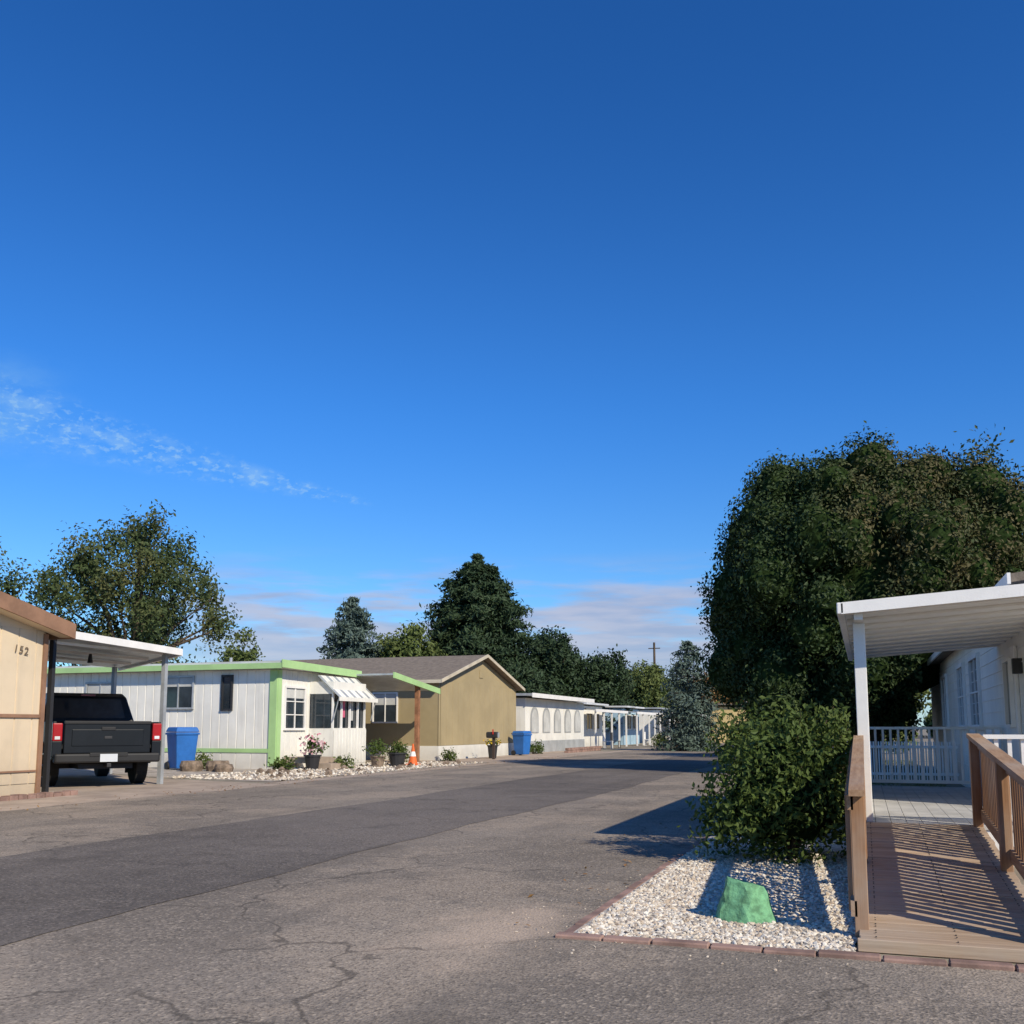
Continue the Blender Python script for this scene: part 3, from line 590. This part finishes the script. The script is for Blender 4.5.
for i in range(34):
    x=gb.uniform(-16,-13.3); y=gb.choice([gb.uniform(21.5,25),gb.uniform(24,33)]); r=gb.uniform(.05,.13); tube(rv,rf,[(x,y,-.02),(x+.02,y,r*.7),(x,y+.01,r*1.1)],[r,r*.9,r*.4],6)
mkobj('yard_rocks',rv,rf,m_stone)
lw=[]
for i in range(22):
    for j in range(2): lw.append((-14.3,-14.1,48+i*.3+.15*j,48.28+i*.3+.15*j,j*.13,.12+j*.13))
multibox(None,'low_brick_wall',lw,m_pink,.005)
def chair(x,y,m):
    e=empty('patio_chair',(x,y,0)); box(e,'seat',x-.25,x+.25,y-.25,y+.25,.42,.46,m); box(e,'backrest',x-.29,x-.252,y-.25,y+.25,.47,.98,m)
    multibox(e,'legs',[(x+a,x+a+.04,y+b,y+b+.04,0,.42) for a in (-.24,.2) for b in (-.24,.2)],m)
for x,y,m in ((-14.9,59.5,m_whitep),(-14.8,61,m_dark),(-14.6,70,m_whitep),(-14.5,75,m_dark)): chair(x,y,m)
# ---------------------------------------------------------------- ramp
RX0,RX1,RY0,RY1,DZ=-.02,.90,6.08,10.15,.36
rp=empty('wooden_ramp',(.4,8,0)); bl=[]; n=29; bw=(RY1-RY0)/n
for i in range(n):
    y0=RY0+i*bw; y1=y0+bw-.007; z0=.055+(DZ-.055)*(y0-RY0)/(RY1-RY0); z1=.055+(DZ-.055)*(y1-RY0)/(RY1-RY0); e=random.uniform(-.004,.004)
    x0=RX0-.06+random.uniform(-.006,.006); x1=RX1+.08+random.uniform(-.006,.006)
    bl.append([(x0,y0,z0-.035+e),(x1,y0,z0-.035+e),(x1,y1,z1-.035+e),(x0,y1,z1-.035+e),(x0,y0,z0+e),(x1,y0,z0+e),(x1,y1,z1+e),(x0,y1,z1+e)])
multibox(rp,'deck_boards',bl,m_deck,.003)
box(rp,'front_board',RX0-.07,RX1+.09,RY0-.04,RY0-.003,.005,.075,m_deck,.004)
sc=[]
for i in range(n):
    yy=RY0+(i+.5)*bw; zz_=.055+(DZ-.055)*(yy-RY0)/(RY1-RY0)+.0045
    for xx in (RX0+.03,.44,RX1-.03): sc.append((xx-.004,xx+.004,yy-.024,yy-.016,zz_-.004,zz_)); sc.append((xx-.004,xx+.004,yy+.03,yy+.038,zz_-.002,zz_+.003))
multibox(rp,'deck_screws',sc,m_dark)
slab(rp,'stringer_left',[(RX0-.02,RY0+.1,.022),(RX0+.02,RY0+.1,.022),(RX0+.02,RY1,DZ-.04),(RX0-.02,RY1,DZ-.04)],.12,m_railY)
slab(rp,'stringer_right',[(RX1-.02,RY0+.1,.022),(RX1+.02,RY0+.1,.022),(RX1+.02,RY1,DZ-.04),(RX1-.02,RY1,DZ-.04)],.12,m_railY)
def railing(p,nm,X,s,H=.80,m=m_rail,y0=RY0+.25,y1=RY1,cw=.055):
    zz=lambda y:.055+(DZ-.055)*(y-RY0)/(RY1-RY0)
    bx=[]
    for y in (y0,(y0+y1)/2,y1-.09): bx.append((X-.04,X+.04,y,y+.09,zz(y)-.05,zz(y)+H-.02))
    multibox(p,nm+'_posts',bx,m,.004); bx=[]; y=y0+.14
    xi=X+s*.043
    while y<y1-.12:
        if abs(y-(y0+y1)/2-.04)>.09: bx.append((min(xi,xi+s*.03),max(xi,xi+s*.03),y,y+.070,zz(y)+.07,zz(y)+H-.04))
        y+=.115
    multibox(p,nm+'_pickets',bx,m,.003)
    slab(p,nm+'_cap',[(X-cw,y0-.08,zz(y0-.08)+H+.02),(X+cw,y0-.08,zz(y0-.08)+H+.02),(X+cw,y1+.02,zz(y1)+H+.02),(X-cw,y1+.02,zz(y1)+H+.02)],.038,m_railY)
    for nm2,zo in (('_upper',H-.02),('_lower',.16)):
        slab(p,nm+nm2,[(xi-s*.002-.018,y0,zz(y0)+zo),(xi-s*.002+.018,y0,zz(y0)+zo),(xi-s*.002+.018,y1,zz(y1)+zo),(xi-s*.002-.018,y1,zz(y1)+zo)],.09,m_railY)
railing(rp,'left_rail',RX0-.045,-1,cw=.045); railing(rp,'right_rail',RX1+.04,1,.82,y0=RY0+.1)
# ---------------------------------------------------------------- porch + right house
h=empty('white_house_with_porch',(2,14,0)); HX=1.95; PY1=16.6
bl=[]; x=RX0-.06
while x<HX-.02:
    bl.append((x,min(x+.135,HX-.02),RY1+.005,PY1,DZ-.04,DZ)); x+=.14
multibox(h,'porch_deck',bl,m_porch); box(h,'deck_skirt',RX0-.04,RX0-.01,RY1+.01,PY1-.02,0,DZ-.045,m_whitep); box(h,'deck_skirt_front',RX1+.1,HX-.03,RY1+.02,RY1+.05,0,DZ-.045,m_whitep)
slab(h,'porch_roof',[(RX0-.12,RY1-.35,2.40),(HX,RY1-.35,2.54),(HX,PY1+.1,2.54),(RX0-.12,PY1+.1,2.40)],.05,m_whitep)
slab(h,'porch_fascia_front',[(RX0-.15,RY1-.40,2.43),(HX,RY1-.40,2.57),(HX,RY1-.352,2.57),(RX0-.15,RY1-.352,2.43)],.11,m_whitep)
box(h,'porch_gutter_side',RX0-.19,RX0-.125,RY1-.40,PY1+.12,2.32,2.43,m_whitep,.01)
for i in range(11):
    y=RY1-.25+i*.64; slab(h,'pan_rib_%d'%i,[(RX0-.11,y,2.348),(HX-.01,y,2.488),(HX-.01,y+.03,2.488),(RX0-.11,y+.03,2.348)],.025,m_whitep)
for i,y in enumerate((RY1+.0,13.3,PY1-.15)): box(h,'porch_post_%d'%i,RX0-.055,RX0+.055,y+.02,y+.13,DZ+.001,2.27,m_whitep,.006)
box(h,'beam',RX0-.04,RX0+.04,RY1-.3,PY1,2.272,2.335,m_whitep)
def wrail(nm,x0,x1,y0,y1,cap=.9):
    bx=[]; L=math.hypot(x1-x0,y1-y0); k=int(L/.11); al=abs(x1-x0)>abs(y1-y0)
    for i in range(k+1):
        x=x0+(x1-x0)*i/k; y=y0+(y1-y0)*i/k; bx.append((x-.017,x+.017,y-.017,y+.017,DZ+.08,DZ+cap-.03))
    multibox(h,nm+'_balusters',bx,m_whitep)
    for z0,z1,w in ((DZ+.05,DZ+.10,.02),(DZ+cap-.03,DZ+cap+.01,.045)):
        multibox(h,nm+'_rail',[(min(x0,x1)-(0 if al else w),max(x0,x1)+(0 if al else w),min(y0,y1)-(w if al else 0),max(y0,y1)+(w if al else 0),z0,z1)],m_whitep)
wrail('back',RX0+.05,HX-.03,PY1-.08,PY1-.08); wrail('front',RX1+.13,HX-.03,RY1+.08,RY1+.08,.82); wrail('side',RX0,RX0,RY1+.16,PY1-.18)
HY0=12.2
box(h,'walls',HX,6.2,HY0,33,.5,3.0,m_white); box(h,'skirting',HX+.02,6.18,HY0+.02,32.9,0,.5,m_white)
multibox(h,'siding_laps',[(HX-.012,HX-.001,HY0,33,.5+i*.2,.512+i*.2) for i in range(12)],m_whitep)
slab(h,'roof_left',[(HX-.3,HY0+.3,3.02),(4.1,HY0+.3,3.35),(4.1,33.3,3.35),(HX-.3,33.3,3.02)],.1,m_shingle); slab(h,'roof_right',[(4.1,HY0+.3,3.35),(6.5,HY0+.3,3.02),(6.5,33.3,3.02),(4.1,33.3,3.35)],.1,m_shingle)
box(h,'eave_fascia',HX-.34,HX-.302,HY0+.3,33.3,2.90,3.03,m_whitep)
mkobj('gable',[(HX,HY0+.4,3.0),(6.2,HY0+.4,3.0),(4.1,HY0+.4,3.26)],[(0,1,2)],m_white,parent=h)
win(h,'x',HX,19.2,20.6,1.3,2.5,m_whitep,1,.0,.08,1); win(h,'x',HX,22,23.2,1.3,2.5,m_whitep,1,.0,.08,1); win(h,'x',HX,26.5,28,1.3,2.5,m_whitep,1,.3,.08)
box(h,'door',HX-.05,HX-.003,14.6,15.5,DZ+.02,2.35,m_whitep,.01); win(h,'x',HX-.05,14.78,15.32,1.3,2.15,m_whitep,0,0,.04)
box(h,'wall_lamp',HX-.12,HX-.003,14.2,14.3,1.95,2.15,m_dark,.01)
fe=[]
for i in range(60): fe.append((-1.4+i*.055,-1.4+i*.055+.03,24,24.02,.05,.95))
fe.append((-1.4,1.9,23.97,24.0,.8,.86)); fe.append((-1.4,1.9,23.97,24.0,.2,.26)); multibox(None,'picket_fence',fe,m_whitep)
C=np.stack([np.concatenate([RNG.normal(-12.4,.3,500),RNG.normal(-2.0,.3,180)]),np.concatenate([RNG.uniform(8,45,500),RNG.uniform(6,30,180)]),np.full(680,.022)],1)
V,F=leaves(C,.025,np.tile([[0,0,3.]],(680,1)),.6); mkobj('fallen_leaves',V.tolist(),F.tolist(),l_orange,rnd=RNG.uniform(0,1,680))
# ---------------------------------------------------------------- light
EL=35.; sd=Vector((.84,-.543,0)).normalized()*math.cos(math.radians(EL))+Vector((0,0,math.sin(math.radians(EL))))
ld=bpy.data.lights.new('sun','SUN'); ld.energy=5.0; ld.angle=math.radians(.53); ld.color=(1,.90,.73)
lo_=bpy.data.objects.new('sun',ld); COL.objects.link(lo_); lo_.rotation_euler=sd.to_track_quat('Z','Y').to_euler(); lo_.location=(30,-20,30)
w=bpy.data.worlds.new('World'); S.world=w; w.use_nodes=True; nt=w.node_tree; bg=nt.nodes['Background']
sk=N(nt,'ShaderNodeTexSky',sky_type='NISHITA'); sk.sun_disc=False; sk.sun_elevation=math.radians(EL); sk.sun_rotation=math.radians(122.9)
sk.air_density=1.0; sk.dust_density=.2; sk.ozone_density=3.0; sk.altitude=1400
tc=N(nt,'ShaderNodeTexCoord'); sx=N(nt,'ShaderNodeSeparateXYZ'); nt.links.new(tc.outputs['Generated'],sx.inputs[0])
az=mth(nt,'ARCTAN2',sx.outputs[0],sx.outputs[1]); el=mth(nt,'ARCSINE',sx.outputs[2])
def skyvec(sa,se,off=0.):
    c=N(nt,'ShaderNodeCombineXYZ'); nt.links.new(mth(nt,'MULTIPLY',az,sa),c.inputs[0]); nt.links.new(mth(nt,'MULTIPLY',el,se),c.inputs[1]); c.inputs[2].default_value=off; return c.outputs[0]
D=math.radians
tint=mixc(nt,sstep(nt,el,D(0),D(20)),(.72,1.08,1.28),(.36,1.03,1.74))
tint=mixc(nt,sstep(nt,el,D(16),D(38)),tint,(.24,.84,1.55))
skyc=mixc(nt,1.,sk.outputs[0],tint,'MULTIPLY')
n1=noise(nt,skyvec(7,48,1.),1.,6,.55)
band=mth(nt,'MULTIPLY',sstep(nt,el,D(1),D(3.0),.7,1),sstep(nt,el,D(7.0),D(10.5),1,0))
side_=mth(nt,'MULTIPLY',sstep(nt,az,D(-45),D(-33)),sstep(nt,az,D(-2),D(8),1,.3))
cl=mth(nt,'MULTIPLY',mth(nt,'MULTIPLY',sstep(nt,mth(nt,'ADD',n1,sstep(nt,el,D(4),D(8.5),.2,0)),.42,.66),band),side_)
skyc=mixc(nt,mth(nt,'MULTIPLY',cl,.8),skyc,mixc(nt,sstep(nt,noise(nt,skyvec(9,60,4.),1,4),.35,.65),(3.6,4.1,5.8),(5.3,5.2,6.2)))
cen=mth(nt,'ADD',D(16.4),mth(nt,'MULTIPLY',mth(nt,'ADD',az,D(48)),-.175))
wid=mth(nt,'MAXIMUM',mth(nt,'ADD',D(1.9),mth(nt,'MULTIPLY',mth(nt,'ADD',az,D(48)),-.085)),D(.25))
dd=mth(nt,'DIVIDE',mth(nt,'ABSOLUTE',mth(nt,'SUBTRACT',el,cen)),wid)
m1=mth(nt,'MULTIPLY',sstep(nt,dd,.2,1.2,1,0),sstep(nt,az,D(-30),D(-27.5),1,0))
cn=mth(nt,'ADD',mth(nt,'MULTIPLY',sstep(nt,noise(nt,skyvec(110,190,3.),1.,3,.6),.5,.66),.75),mth(nt,'MULTIPLY',sstep(nt,noise(nt,skyvec(26,50,5.),1.,5,.6),.42,.68),.6))
ci=mth(nt,'MULTIPLY',m1,cn,clamp=True)
wf=mth(nt,'MULTIPLY',mth(nt,'MULTIPLY',sstep(nt,az,D(-50),D(-43),1,0),mth(nt,'MULTIPLY',sstep(nt,el,D(12.5),D(15)),sstep(nt,el,D(17.5),D(20),1,0))),sstep(nt,noise(nt,skyvec(14,30,9.),1,6,.6),.35,.75,0,.5))
skyc=mixc(nt,mth(nt,'MULTIPLY',ci,.5),skyc,(4.0,6.4,8.6)); skyc=mixc(nt,wf,skyc,(2.6,5.2,8.2))
nt.links.new(skyc,bg.inputs[0]); bg.inputs[1].default_value=.1
# ---------------------------------------------------------------- camera
cd=bpy.data.cameras.new('camera'); cam=bpy.data.objects.new('camera',cd); COL.objects.link(cam); S.camera=cam
cd.sensor_width=36; cd.lens=36*985/1024; cd.shift_y=96/1024; cd.clip_end=4000; cd.clip_start=.05
cam.location=(0,0,1.25); cam.rotation_euler=(math.radians(90+6.95),0,math.radians(19.6))
S.view_settings.view_transform='Standard'; S.view_settings.look='None'; S.view_settings.exposure=0
